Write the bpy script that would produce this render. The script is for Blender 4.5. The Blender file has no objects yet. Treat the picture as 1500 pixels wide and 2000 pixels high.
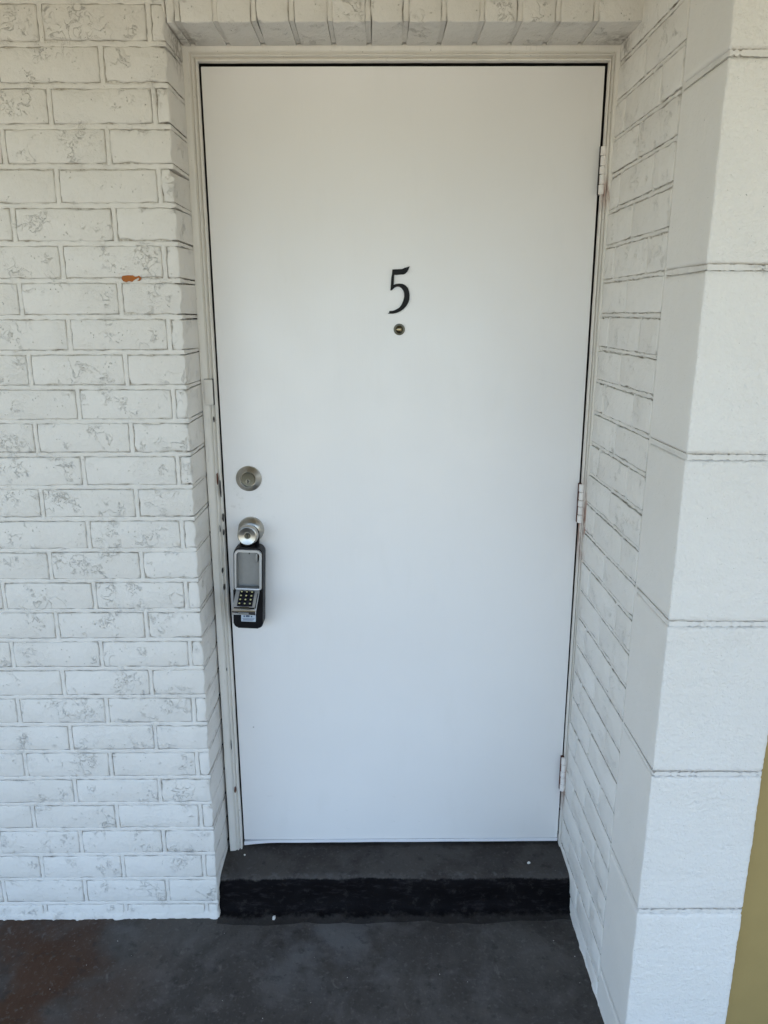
import bpy, bmesh, math, random
from mathutils import Matrix, Vector, noise
sc = bpy.context.scene
COL = sc.collection
R = math.radians

# ------------------------------------------------------------------ camera
cam_d = bpy.data.cameras.new('camera'); cam = bpy.data.objects.new('camera', cam_d); COL.objects.link(cam)
sc.camera = cam
cam_d.sensor_fit = 'VERTICAL'; cam_d.sensor_height = 24.0
cam_d.lens = 24.0 * 1499.07 / 2000.0
cam_d.clip_start = 0.02; cam_d.clip_end = 2000
yaw, pitch, roll = 0.0052336, 0.2531288, -0.0031475
fw = Vector((math.sin(yaw)*math.cos(pitch), math.cos(yaw)*math.cos(pitch), -math.sin(pitch)))
rt = Vector((math.cos(yaw), -math.sin(yaw), 0)); up = rt.cross(fw)
rt2 = math.cos(roll)*rt + math.sin(roll)*up; up2 = -math.sin(roll)*rt + math.cos(roll)*up
M = Matrix((rt2, up2, -fw)).transposed().to_4x4()
M.translation = Vector((0.40026, -1.92952, 1.4915))
cam.matrix_world = M

# ------------------------------------------------------------------ sky and sun (sun stands behind the building)
SUN_EL, SUN_ROT = R(50), R(25)
w = bpy.data.worlds.new('World'); sc.world = w; w.use_nodes = True
nt = w.node_tree; nt.nodes.clear()
sky = nt.nodes.new('ShaderNodeTexSky'); sky.sky_type = 'NISHITA'; sky.sun_disc = False
sky.sun_elevation = SUN_EL; sky.sun_rotation = SUN_ROT
sky.air_density = 1.0; sky.dust_density = 2.0; sky.ozone_density = 1.0
bg = nt.nodes.new('ShaderNodeBackground'); bg.inputs['Strength'].default_value = 0.15
wo = nt.nodes.new('ShaderNodeOutputWorld')
nt.links.new(sky.outputs[0], bg.inputs[0]); nt.links.new(bg.outputs[0], wo.inputs[0])
sd = bpy.data.lights.new('sun', 'SUN'); sd.energy = 3.6; sd.angle = R(0.5); sd.color = (1, .965, .88)
so = bpy.data.objects.new('sun', sd); COL.objects.link(so)
tosun = Vector((math.sin(SUN_ROT)*math.cos(SUN_EL), math.cos(SUN_ROT)*math.cos(SUN_EL), math.sin(SUN_EL)))
so.rotation_euler = (-tosun).to_track_quat('-Z', 'Y').to_euler(); so.location = tosun*30

sc.view_settings.view_transform = 'Standard'; sc.view_settings.look = 'None'
sc.view_settings.gamma = 1; sc.view_settings.use_curve_mapping = False
sc.view_settings.exposure = 2.22
sc.cycles.max_bounces = 10; sc.cycles.diffuse_bounces = 7; sc.cycles.glossy_bounces = 4
sc.cycles.sample_clamp_indirect = 6

# ------------------------------------------------------------------ material helpers
class NT:
    def __init__(s, name):
        s.m = bpy.data.materials.new(name); s.m.use_nodes = True
        s.t = s.m.node_tree; s.b = s.t.nodes['Principled BSDF']
    def n(s, t, **k):
        x = s.t.nodes.new(t)
        for a, v in k.items(): setattr(x, a, v)
        return x
    def l(s, a, b): s.t.links.new(a, b)
    def set(s, x, inp, v):
        if hasattr(v, 'is_output') or hasattr(v, 'links') and not isinstance(v, (tuple, float, int)): s.l(v, x.inputs[inp])
        else: x.inputs[inp].default_value = v
    def noise(s, vec, scale, detail=3, rough=.55, dist=0.0):
        x = s.n('ShaderNodeTexNoise'); s.l(vec, x.inputs['Vector'])
        x.inputs['Scale'].default_value = scale; x.inputs['Detail'].default_value = detail
        x.inputs['Roughness'].default_value = rough; x.inputs['Distortion'].default_value = dist
        return x.outputs['Fac']
    def math(s, op, a, b=0.0, c=None, clamp=False):
        x = s.n('ShaderNodeMath', operation=op, use_clamp=clamp)
        s.set(x, 0, a); s.set(x, 1, b)
        if c is not None: s.set(x, 2, c)
        return x.outputs[0]
    def ramp(s, v, a, b, lo=0.0, hi=1.0):
        x = s.n('ShaderNodeMapRange', clamp=True); x.interpolation_type = 'SMOOTHSTEP'
        s.set(x, 0, v); s.set(x, 1, a); s.set(x, 2, b); s.set(x, 3, lo); s.set(x, 4, hi)
        return x.outputs[0]
    def mix(s, f, a, b):
        x = s.n('ShaderNodeMix', data_type='RGBA')
        s.set(x, 0, f)
        for i, v in ((6, a), (7, b)):
            if isinstance(v, tuple): x.inputs[i].default_value = (*v, 1)
            else: s.l(v, x.inputs[i])
        return x.outputs[2]
    def pos(s): return s.n('ShaderNodeNewGeometry').outputs['Position']
    def scale(s, v, sc_):
        x = s.n('ShaderNodeMapping'); s.l(v, x.inputs['Vector']); x.inputs['Scale'].default_value = sc_
        return x.outputs[0]
    def bump(s, h, strength, dist, normal=None):
        x = s.n('ShaderNodeBump'); x.inputs['Strength'].default_value = strength; x.inputs['Distance'].default_value = dist
        s.l(h, x.inputs['Height'])
        if normal is not None: s.l(normal, x.inputs['Normal'])
        return x.outputs[0]
    def sphere(s, v, c, r0, r1):                      # a mask round one spot of the place
        x = s.n('ShaderNodeVectorMath', operation='DISTANCE'); s.l(v, x.inputs[0]); x.inputs[1].default_value = c
        return s.ramp(x.outputs['Value'], r0, r1, 1.0, 0.0)
    def fin(s, col=None, rough=None, normal=None, metal=None, spec=None):
        for k, v in (('Base Color', col), ('Roughness', rough), ('Normal', normal), ('Metallic', metal), ('Specular IOR Level', spec)):
            if v is None: continue
            if isinstance(v, tuple): s.b.inputs[k].default_value = (*v, 1)
            elif isinstance(v, (int, float)): s.b.inputs[k].default_value = v
            else: s.l(v, s.b.inputs[k])
        return s.m

WHITE = (.80, .785, .745)
def paint_masonry(name, crack=1.0, grain=1.0, stucco=0.0, tint=1.0):
    k = NT(name); p = k.pos()
    oi = k.n('ShaderNodeObjectInfo').outputs['Random']
    # thick brushed paint over a torn brick face: wandering ridge lines in patches, small pits, soft lumps
    pa = k.noise(k.scale(p, (1, 1, 1)), 13, 2)
    patch = k.ramp(pa, .55, .67)
    n1 = k.noise(p, 30, 4, .60, .9)
    line = k.ramp(k.math('ABSOLUTE', k.math('SUBTRACT', n1, .5)), .0, .015, 1, 0)
    pb = k.ramp(k.noise(p, 21, 2), .59, .67)
    n2 = k.noise(p, 95, 3, .6, .6)
    line2 = k.ramp(k.math('ABSOLUTE', k.math('SUBTRACT', n2, .5)), .0, .03, 1, 0)
    cr = k.math('MULTIPLY', line, patch); cr2 = k.math('MULTIPLY', line2, pb)
    vor = k.n('ShaderNodeTexVoronoi'); k.l(p, vor.inputs['Vector']); vor.inputs['Scale'].default_value = 130
    pit = k.math('MULTIPLY', k.ramp(vor.outputs['Distance'], .10, .2, 1, 0), k.ramp(k.noise(p, 30, 1), .56, .66))
    lump = k.noise(p, 30, 4, .6); fine = k.noise(p, 320, 2)
    step = k.ramp(n1, .47, .53)
    h = k.math('MULTIPLY', lump, .9 * grain)
    h = k.math('ADD', h, k.math('MULTIPLY', fine, .10 * grain))
    h = k.math('ADD', h, k.math('MULTIPLY', k.math('MULTIPLY', step, patch), .42 * crack))
    h = k.math('SUBTRACT', h, k.math('MULTIPLY', cr, .36 * crack))
    h = k.math('SUBTRACT', h, k.math('MULTIPLY', cr2, .3 * crack))
    h = k.math('SUBTRACT', h, k.math('MULTIPLY', pit, .7 * crack))
    torn = k.noise(k.scale(p, (1, 1, 2.0)), 62, 5, .68, .5)            # finely torn clay under the paint, here and there
    tm = k.ramp(k.noise(p, 9, 3, .6), .48, .64)
    h = k.math('ADD', h, k.math('MULTIPLY', k.math('MULTIPLY', k.ramp(torn, .38, .62), tm), .13 * crack))
    if stucco:
        h = k.math('ADD', h, k.math('MULTIPLY', k.noise(p, 110, 4, .6, .2), stucco))
        h = k.math('ADD', h, k.math('MULTIPLY', k.noise(p, 190, 3, .6), stucco * .5))
    nrm = k.bump(h, 1.0, .0042)
    tone = k.ramp(k.noise(p, 3.2, 3), .3, .7, .0, 1.0)
    c = k.mix(tone, tuple(x*tint for x in (.755, .728, .692)), tuple(x*tint for x in (.722, .692, .650)))
    c = k.mix(k.math('MULTIPLY', oi, .35), c, (.70, .665, .62))
    g = k.math('MULTIPLY', k.math('ADD', k.math('MULTIPLY', cr, .04), k.math('ADD', k.math('MULTIPLY', cr2, .03), k.math('MULTIPLY', pit, .20))), crack)
    c = k.mix(g, c, (.24, .21, .17))
    # grime in the two top corners of the opening, spider dirt
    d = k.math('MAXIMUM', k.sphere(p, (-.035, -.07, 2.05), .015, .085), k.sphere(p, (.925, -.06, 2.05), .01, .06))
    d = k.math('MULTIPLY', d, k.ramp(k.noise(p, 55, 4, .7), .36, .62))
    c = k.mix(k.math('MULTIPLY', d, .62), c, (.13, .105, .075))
    # splash dirt where the rust of the hinge has run and at the foot
    rr = k.math('MULTIPLY', k.math('MULTIPLY', k.sphere(p, (.925, -.03, .93), .0, .075), k.ramp(k.noise(k.scale(p, (1, 1, .35)), 70, 3), .5, .66)), .6)
    c = k.mix(rr, c, (.30, .11, .06))
    sp = k.math('MULTIPLY', k.ramp(k.noise(p, 240, 2), .74, .78), .7)
    c = k.mix(sp, c, (.20, .18, .15))
    return k.fin(c, .62, nrm, spec=.35)

M_BRICK = paint_masonry('painted_brick')
M_MORTAR = paint_masonry('painted_mortar', .5, 1.3)
M_REVEAL = paint_masonry('painted_reveal_brick', .7, .8, tint=1.05)
M_BLOCK = paint_masonry('painted_block', .14, .5, .85, tint=1.10)
M_BLOCKSIDE = paint_masonry('painted_block_side', .06, .6, .25, tint=1.05)

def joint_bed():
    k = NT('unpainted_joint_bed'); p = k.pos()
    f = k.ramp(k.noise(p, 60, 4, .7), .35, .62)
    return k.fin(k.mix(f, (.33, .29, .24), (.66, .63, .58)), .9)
M_BED = joint_bed()

def door_paint():
    k = NT('white_door_paint'); p = k.pos()
    roll = k.noise(p, 520, 2, .5)
    brush = k.noise(k.scale(p, (1, 1, .06)), 160, 3, .6)
    wave = k.noise(k.scale(p, (1, 1, .55)), 2.6, 2, .4)
    h = k.math('ADD', k.math('MULTIPLY', roll, .08), k.math('ADD', k.math('MULTIPLY', brush, .11), k.math('MULTIPLY', wave, 3.5)))
    nrm = k.bump(h, .5, .004)
    c = k.mix(k.ramp(k.noise(p, 2.0, 3), .35, .65), (.875, .855, .845), (.85, .83, .82))
    sp = k.math('MULTIPLY', k.ramp(k.noise(p, 34, 1, .4), .835, .845), .55)
    c = k.mix(sp, c, (.25, .22, .19))
    hand = k.math('MULTIPLY', k.sphere(p, (.03, 0, 1.0), .02, .16), k.ramp(k.noise(p, 45, 3), .55, .75))
    c = k.mix(k.math('MULTIPLY', hand, .30), c, (.45, .43, .40))
    sc_ = k.math('MULTIPLY', k.sphere(k.scale(p, (.25, 1, 1)), (.11, 0, .02), .02, .26), k.ramp(k.noise(k.scale(p, (.5, 1, 2.2)), 38, 4, .7), .64, .74))
    c = k.mix(k.math('MULTIPLY', sc_, .30), c, (.40, .385, .37))
    c = k.mix(k.math('MULTIPLY', k.ramp(k.noise(k.scale(p, (1, 1, .3)), 14, 4, .6), .55, .75), .10), c, (.70, .68, .65))
    return k.fin(c, k.ramp(k.noise(p, 8, 3), .3, .7, .30, .42), nrm, spec=.5)
M_DOOR = door_paint()

def wood_paint():
    k = NT('old_gloss_white_wood_paint'); p = k.pos()
    gv = k.noise(k.scale(p, (1, 1, .05)), 210, 3, .6); gh = k.noise(p, 60, 4, .6)
    nrm = k.bump(k.math('ADD', k.math('MULTIPLY', gv, .5), k.math('MULTIPLY', gh, .6)), .5, .0018)
    c = k.mix(k.ramp(k.noise(k.scale(p, (1, 1, .3)), 9, 4, .6), .3, .7), (.77, .735, .685), (.715, .68, .625))
    dk = k.math('MULTIPLY', k.ramp(k.noise(p, 130, 3, .6), .70, .74), .75)
    c = k.mix(dk, c, (.10, .085, .07))
    st = k.math('MULTIPLY', k.ramp(k.noise(k.scale(p, (1, 1, .12)), 120, 3, .7), .60, .72), .3)
    c = k.mix(k.math('MULTIPLY', st, .6), c, (.30, .27, .22))
    for cpos, r in (((.928, -.01, .965), .16), ((.926, -.01, .20), .12), ((.928, -.01, 1.76), .05)):
        rr = k.math('MULTIPLY', k.sphere(p, cpos, .0, r), k.ramp(k.noise(k.scale(p, (1, 1, .25)), 60, 4, .7), .36, .56))
        c = k.mix(k.math('MULTIPLY', rr, .85), c, (.26, .10, .055))
    return k.fin(c, .42, nrm, spec=.45)
M_FRAME = wood_paint()

def plain(name, col, rough, metal=0.0, amp=.12, sc_=40, spec=.5):
    k = NT(name); p = k.pos()
    n = k.noise(p, sc_, 4, .6)
    c = k.mix(n, tuple(x*(1-amp) for x in col), tuple(min(1, x*(1+amp)) for x in col))
    nrm = k.bump(k.noise(p, sc_*6, 2), .12, .001)
    return k.fin(c, k.ramp(n, .3, .7, rough*.88, min(1, rough*1.12)), nrm, metal, spec)
M_GAP = plain('dark_jamb_and_shadow', (.035, .028, .026), .8)  # bare jamb, also the shadow outline painted round the latch plate
M_WOODCHIP = plain('bare_red_brown_wood', (.11, .035, .02), .75, amp=.5, sc_=150)
M_DARKCHIP = plain('dirty_dark_scar', (.02, .017, .02), .7)
M_ORANGE = plain('bare_orange_brick', (.36, .115, .025), .85, amp=.45, sc_=160)
M_NICKEL = plain('satin_nickel', (.50, .475, .43), .33, 1.0, .06, 300)
M_NICKEL_D = plain('dull_nickel', (.13, .125, .10), .42, 1.0, .1, 300)
M_PLUG = plain('worn_plug_metal', (.26, .25, .22), .4, 1.0, .08, 300)
M_BRASS = plain('tarnished_brass', (.24, .20, .13), .22, 1.0, .2, 200)
M_KEYWAY = plain('keyway_black', (.008, .008, .009), .5)
M_BLACK = plain('gloss_black_paint', (.007, .007, .008), .35, amp=.2, sc_=60, spec=.12)
M_RUBBER = plain('black_rubber_shell', (.008, .008, .010), .45, amp=.2, sc_=90, spec=.18)
M_SILVER = plain('grey_cast_metal', (.50, .51, .53), .36, .6, .08, 90)
M_SILVER2 = plain('dull_grey_cavity', (.27, .27, .265), .42, .2, .12, 60)
M_CHROME = plain('bright_lip_metal', (.74, .75, .77), .18, 1.0, .04, 90)
M_NAVY = plain('navy_key_mat', (.012, .012, .03), .45)
M_YELLOW = plain('yellow_button_print', (.62, .59, .33), .5)
M_STICKER = plain('pale_sticker', (.46, .52, .60), .45)
M_PRINT = plain('sticker_print', (.07, .10, .17), .5)
M_FLAKE = plain('white_flake', (.72, .70, .66), .7)
M_HINGE = plain('painted_hinge', (.78, .735, .70), .45, amp=.1, sc_=160)
M_RUST = plain('rust', (.085, .026, .016), .85, amp=.6, sc_=200)
M_SWEEP = plain('white_sweep', (.74, .74, .76), .4, amp=.06)

def black_floor(name, worn):
    k = NT(name); p = k.pos()
    a = k.noise(p, 3.1, 5, .62, .5); b = k.noise(p, 9, 5, .65, .3); f = k.noise(p, 90, 4, .65)
    c = k.mix(k.ramp(a, .44, .57), (.060, .052, .047), (.088, .079, .072))
    c = k.mix(k.math('MULTIPLY', k.ramp(b, .50, .68), .55 * worn), c, (.115, .106, .102))
    # brown stain running in from the left, and a paler scrubbed band before the step
    br = k.math('MULTIPLY', k.sphere(p, (-.52, -.36, -.113), .05, .46), k.ramp(k.noise(p, 6, 4), .30, .56))
    c = k.mix(k.math('MULTIPLY', br, .9), c, (.070, .030, .013))
    sc1 = k.math('MULTIPLY', k.sphere(p, (.25, -.26, -.113), .02, .26), k.ramp(k.noise(p, 7, 4, .6), .36, .60))
    c = k.mix(k.math('MULTIPLY', sc1, .8 * worn), c, (.14, .135, .135))
    sc2 = k.math('MULTIPLY', k.ramp(k.noise(k.scale(p, (1.4, 1, 1)), 17, 5, .7, .6), .60, .72), .5 * worn)
    c = k.mix(sc2, c, (.165, .155, .142))
    c = k.mix(k.math('MULTIPLY', k.ramp(f, .54, .70), .5), c, (.135, .127, .118))
    vor = k.n('ShaderNodeTexVoronoi'); k.l(p, vor.inputs['Vector']); vor.inputs['Scale'].default_value = 36
    spk = k.math('MULTIPLY', k.ramp(vor.outputs['Distance'], .03, .05, 1, 0), k.ramp(k.noise(p, 14, 1), .68, .72))
    c = k.mix(spk, c, (.42, .41, .40))
    if worn < 1:                                  # top is paler, the upright face near black, split by slope and height
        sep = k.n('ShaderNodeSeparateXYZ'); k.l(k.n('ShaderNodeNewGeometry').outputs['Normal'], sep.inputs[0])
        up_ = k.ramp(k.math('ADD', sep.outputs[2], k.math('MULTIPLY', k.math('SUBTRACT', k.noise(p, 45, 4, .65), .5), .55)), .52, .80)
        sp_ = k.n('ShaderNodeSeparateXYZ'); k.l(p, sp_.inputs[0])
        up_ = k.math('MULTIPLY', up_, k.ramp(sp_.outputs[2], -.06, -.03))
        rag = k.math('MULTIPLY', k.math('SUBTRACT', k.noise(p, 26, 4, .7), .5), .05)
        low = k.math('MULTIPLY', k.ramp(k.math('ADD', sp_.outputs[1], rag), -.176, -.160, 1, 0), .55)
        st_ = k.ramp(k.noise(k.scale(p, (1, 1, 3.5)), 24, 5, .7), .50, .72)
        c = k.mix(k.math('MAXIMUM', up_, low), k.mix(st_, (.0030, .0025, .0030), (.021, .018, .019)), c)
        nose = k.math('MULTIPLY', k.sphere(k.scale(p, (.001, 1, 1)), (0, -.121, -.014), .002, .014), k.ramp(k.noise(p, 48, 4, .7), .50, .66))  # broken pale chips that also paint an edge highlight along the nose
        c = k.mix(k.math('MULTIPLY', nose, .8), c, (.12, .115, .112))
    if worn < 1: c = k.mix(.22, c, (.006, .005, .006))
    dkk = k.math('MULTIPLY', k.ramp(k.noise(p, 34, 5, .7), .54, .68), .5); c = k.mix(dkk, c, (.030, .026, .024))
    h = k.math('ADD', k.math('MULTIPLY', b, 1.2), k.math('MULTIPLY', f, .7))
    return k.fin(c, k.ramp(b, .35, .65, .72, .58), k.bump(h, .55, .004), spec=.07 if worn < 1 else .20)
M_FLOOR = black_floor('worn_black_floor_paint', 1.0)
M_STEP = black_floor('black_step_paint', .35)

def gold_paint():
    k = NT('ochre_wall_paint'); p = k.pos()
    n = k.noise(p, 4, 4, .6); h = k.math('ADD', k.noise(p, 70, 4, .65), k.math('MULTIPLY', k.noise(p, 240, 2), .3))
    return k.fin(k.mix(k.ramp(n, .3, .7), (.385, .275, .105), (.345, .245, .092)), .55, k.bump(h, .35, .002))
M_GOLD = gold_paint()
M_CEIL = plain('tan_ceiling_paint', (.34, .295, .17), .8, amp=.05, sc_=3)
def ground_mat():
    k = NT('pale_dry_yard'); p = k.pos()
    c = k.mix(k.ramp(k.noise(p, .6, 5), .35, .65), (.335, .30, .205), (.275, .247, .17))
    c = k.mix(k.math('MULTIPLY', k.noise(p, 25, 4), .4), c, (.22, .20, .16))
    return k.fin(c, .9, k.bump(k.noise(p, 40, 4), .4, .01))
M_GROUND = ground_mat()

# ------------------------------------------------------------------ object helpers
def link(name, me, mat=None, parent=None, loc=None, **props):
    o = bpy.data.objects.new(name, me); COL.objects.link(o)
    if mat is not None and me is not None and not me.materials: me.materials.append(mat)
    if parent is not None: o.parent = parent
    if loc is not None: o.location = loc
    for a, v in props.items(): o[a] = v
    return o
def empty(name, loc, label, cat, group=None):
    o = bpy.data.objects.new(name, None); COL.objects.link(o); o.location = loc; o.empty_display_size = .1
    o['label'] = label; o['category'] = cat; o['kind'] = 'thing'
    if group: o['group'] = group
    return o
def mesh(name, bm, smooth=False):
    me = bpy.data.meshes.new(name); bmesh.ops.recalc_face_normals(bm, faces=bm.faces); bm.to_mesh(me); bm.free()
    if smooth:
        for f in me.polygons: f.use_smooth = True
    return me
def smooth_angle(me, deg=35):
    for f in me.polygons: f.use_smooth = True
    me.set_sharp_from_angle(angle=R(deg))
def box(bm, x0, x1, y0, y1, z0, z1, mi=0):
    v = [bm.verts.new(q) for q in ((x0,y0,z0),(x1,y0,z0),(x1,y1,z0),(x0,y1,z0),(x0,y0,z1),(x1,y0,z1),(x1,y1,z1),(x0,y1,z1))]
    for f in ((0,3,2,1),(4,5,6,7),(0,1,5,4),(1,2,6,5),(2,3,7,6),(3,0,4,7)):
        bm.faces.new([v[i] for i in f]).material_index = mi
def bevbox(name, x0, x1, y0, y1, z0, z1, b, seg=2):
    bm = bmesh.new(); box(bm, x0, x1, y0, y1, z0, z1)
    bmesh.ops.bevel(bm, geom=bm.edges[:], offset=b, segments=seg, profile=.5, affect='EDGES')
    me = mesh(name, bm); smooth_angle(me, 40); return me
def lathe(name, prof, n=40, smooth=35, axis='Y'):
    """prof: (radius, depth) with depth along -Y (towards the viewer); closes at radius 0."""
    bm = bmesh.new(); rings = []
    for r, d in prof:
        if r < 1e-6: rings.append([bm.verts.new((0, -d, 0))])
        else: rings.append([bm.verts.new((r*math.cos(2*math.pi*i/n), -d, r*math.sin(2*math.pi*i/n))) for i in range(n)])
    for a, b in zip(rings, rings[1:]):
        for i in range(n):
            j = (i+1) % n
            if len(a) == 1 and len(b) == 1: continue
            if len(a) == 1: bm.faces.new((a[0], b[j], b[i]))
            elif len(b) == 1: bm.faces.new((a[i], a[j], b[0]))
            else: bm.faces.new((a[i], a[j], b[j], b[i]))
    me = mesh(name, bm); smooth_angle(me, smooth); return me
def prism(name, pts, y0, y1, bev=0.0, seg=2):
    """outline in (x, z), front at y0 (nearer the viewer), back at y1"""
    bm = bmesh.new()
    f = [bm.verts.new((x, y0, z)) for x, z in pts]; b = [bm.verts.new((x, y1, z)) for x, z in pts]
    face = bm.faces.new(f); bm.faces.new(b[::-1]); n = len(pts)
    for i in range(n): bm.faces.new((f[i], b[i], b[(i+1) % n], f[(i+1) % n]))
    if bev: bmesh.ops.bevel(bm, geom=[e for e in face.edges], offset=bev, segments=seg, profile=.5, affect='EDGES')
    me = mesh(name, bm); smooth_angle(me, 40); return me
def rrect(x0, x1, z0, z1, r, n=5):
    rs = r if isinstance(r, (tuple, list)) else (r,)*4       # bottom-left, bottom-right, top-right, top-left
    out = []
    for (cx, cz, a0, q) in ((x0+rs[0], z0+rs[0], 180, rs[0]), (x1-rs[1], z0+rs[1], 270, rs[1]), (x1-rs[2], z1-rs[2], 0, rs[2]), (x0+rs[3], z1-rs[3], 90, rs[3])):
        for i in range(n+1):
            a = R(a0 + 90*i/n); out.append((cx+q*math.cos(a), cz+q*math.sin(a)))
    return out
def tube(name, pts, r, n=10):
    bm = bmesh.new(); rings = []
    for i, p in enumerate(pts):
        p = Vector(p); t = (Vector(pts[min(i+1, len(pts)-1)]) - Vector(pts[max(i-1, 0)])).normalized()
        a = t.cross(Vector((0, 1, 0))).normalized(); b = t.cross(a)
        rings.append([bm.verts.new(p + r*(math.cos(2*math.pi*k/n)*a + math.sin(2*math.pi*k/n)*b)) for k in range(n)])
    for A, B in zip(rings, rings[1:]):
        for k in range(n): bm.faces.new((A[k], A[(k+1) % n], B[(k+1) % n], B[k]))
    bm.faces.new(rings[0][::-1]); bm.faces.new(rings[-1])
    return mesh(name, bm, True)

# ------------------------------------------------------------------ main measures (metres; the door's lower left corner is the origin)
FLOOR = -.113; XL, YF = -.037, -.165; XR = .934
J0, DJ, JT = .0131, .0775, .0108          # first bed joint, course height, joint thickness
CEIL = 2.56; DW, DH = .914, 2.032
SOFF = 2.066
SHADE_BEAM = 2.20
def jz(k): return J0 + DJ*k

rng = random.Random(7)
def brick_mesh(name, L, H, D, seed, jit=.0007, chip=.12, nl=7, nh=3, bv=1.0, plainends=False):
    """one brick: front at y=0 facing -Y, centred in x and z; torn, uneven rim, soft arris"""
    q = random.Random(seed); pts = []
    def side(a, b, n):
        for i in range(n): t = i/n; pts.append([a[0]+(b[0]-a[0])*t, a[1]+(b[1]-a[1])*t])
    hx, hz = L/2, H/2
    side((-hx,-hz),(hx,-hz),nl); side((hx,-hz),(hx,hz),nh); side((hx,hz),(-hx,hz),nl); side((-hx,hz),(-hx,-hz),nh)
    bm = bmesh.new(); lev = []
    dy = [q.uniform(-.0004, .0004) for _ in pts]
    cut = []
    for x, z in pts:
        c = q.uniform(-jit, jit)
        if q.random() < chip: c += q.uniform(.0008, .0026)*(1.7 if chip > .25 else 1)
        cut.append(c)
    cor = {0, nl, nl+nh, 2*nl+nh}
    for inset, y in ((.0034*bv, 0), (.0010*bv, .0011*bv), (.0, .0034*bv), (.0, D)):
        row = []
        for i, (x, z) in enumerate(pts):
            c = cut[i]*(1 if y < .01 else 0) + inset
            if i in cor and y < .01: c += .0012
            sx = max(-1, min(1, x/hx)); sz = max(-1, min(1, z/hz))
            ex = 1 if abs(abs(x)-hx) < 1e-6 else 0; ez = 1 if abs(abs(z)-hz) < 1e-6 else 0
            nx = x - (c if x > 0 else -c)*ex; nz = z - (c if z > 0 else -c)*ez
            if not ex: nx += q.uniform(-.002, .002) if y < .01 else 0
            row.append(bm.verts.new((nx, y + (dy[i] if y < .003 else 0), nz)))
        lev.append(row)
    n = len(pts)
    for li, (a, b) in enumerate(zip(lev, lev[1:])):
        for i in range(n):
            f = bm.faces.new((a[i], b[i], b[(i+1) % n], a[(i+1) % n]))
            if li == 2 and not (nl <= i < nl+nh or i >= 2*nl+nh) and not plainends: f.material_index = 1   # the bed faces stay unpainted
    bm.faces.new(lev[0]); bm.faces.new(lev[-1][::-1])
    me = mesh(name, bm); smooth_angle(me, 50); return me
_cache = {}
def brick(parent, L, H, D, x, y, z, mat, variants=9, rot=0.0, **kw):
    v = rng.randrange(variants); key = (round(L, 4), round(H, 4), round(D, 3), v, mat.name, kw.get('plainends', False))
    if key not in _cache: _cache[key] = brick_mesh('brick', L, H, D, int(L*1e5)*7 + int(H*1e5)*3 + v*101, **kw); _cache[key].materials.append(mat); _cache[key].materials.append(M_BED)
    o = link('brick', _cache[key], None, parent, (x, y + rng.uniform(-.0009, .0009), z + rng.uniform(-.0008, .0008)))
    o.rotation_euler = (rng.uniform(-.006, .006), rng.uniform(-.003, .003) + rot, rng.uniform(-.004, .004))
    return o
def strip_x(bm, x0, x1, z, h, y, back, seed, seg=.012, rough=.0006):
    """a run of mortar along x: uneven upper and lower edge, slightly bellied front"""
    q = random.Random(seed); n = max(2, int((x1-x0)/seg)); rows = []
    for i in range(n+1):
        x = x0 + (x1-x0)*i/n
        a = h/2 + q.uniform(-rough, rough) + (q.uniform(.0006, .0016) if q.random() < .12 else 0)
        b = h/2 + q.uniform(-rough, rough) + (q.uniform(.0006, .0016) if q.random() < .12 else 0)
        e = q.uniform(-.0004, .0004)
        rows.append([bm.verts.new((x, back, z+a)), bm.verts.new((x, y+.0012, z+a)), bm.verts.new((x, y+e, z+a*.45)),
                     bm.verts.new((x, y+e, z-b*.45)), bm.verts.new((x, y+.0012, z-b)), bm.verts.new((x, back, z-b))])
    for A, B in zip(rows, rows[1:]):
        for j in range(5): bm.faces.new((A[j], A[j+1], B[j+1], B[j]))
    for A in (rows[0], rows[-1]): bm.faces.new(A)
def strip_z(bm, x, z0, z1, wdt, y, back, seed, seg=.010, rough=.0006):
    q = random.Random(seed); n = max(2, int((z1-z0)/seg)); rows = []
    for i in range(n+1):
        z = z0 + (z1-z0)*i/n
        a = wdt/2 + q.uniform(-rough, rough); b = wdt/2 + q.uniform(-rough, rough); e = q.uniform(-.0004, .0004)
        rows.append([bm.verts.new((x-a, back, z)), bm.verts.new((x-a, y+.0012, z)), bm.verts.new((x-a*.45, y+e, z)),
                     bm.verts.new((x+b*.45, y+e, z)), bm.verts.new((x+b, y+.0012, z)), bm.verts.new((x+b, back, z))])
    for A, B in zip(rows, rows[1:]):
        for j in range(5): bm.faces.new((A[j], A[j+1], B[j+1], B[j]))
    for A in (rows[0], rows[-1]): bm.faces.new(A)

# ------------------------------------------------------------------ setting: ground, floor, roof
def sheet(name, x0, x1, y0, y1, z, mat, nx=2, ny=2, amp=0.0, fs=3.0, kind='structure'):
    bm = bmesh.new(); g = [[bm.verts.new((x0+(x1-x0)*i/nx, y0+(y1-y0)*j/ny,
        z + amp*noise.noise(Vector((x0+(x1-x0)*i/nx, y0+(y1-y0)*j/ny, 0))*fs))) for j in range(ny+1)] for i in range(nx+1)]
    for i in range(nx):
        for j in range(ny): bm.faces.new((g[i][j], g[i+1][j], g[i+1][j+1], g[i][j+1]))
    return link(name, mesh(name, bm, True), mat, kind=kind)
sheet('ground', -400, 400, -400, 400, -.26, M_GROUND, 8, 8)
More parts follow.
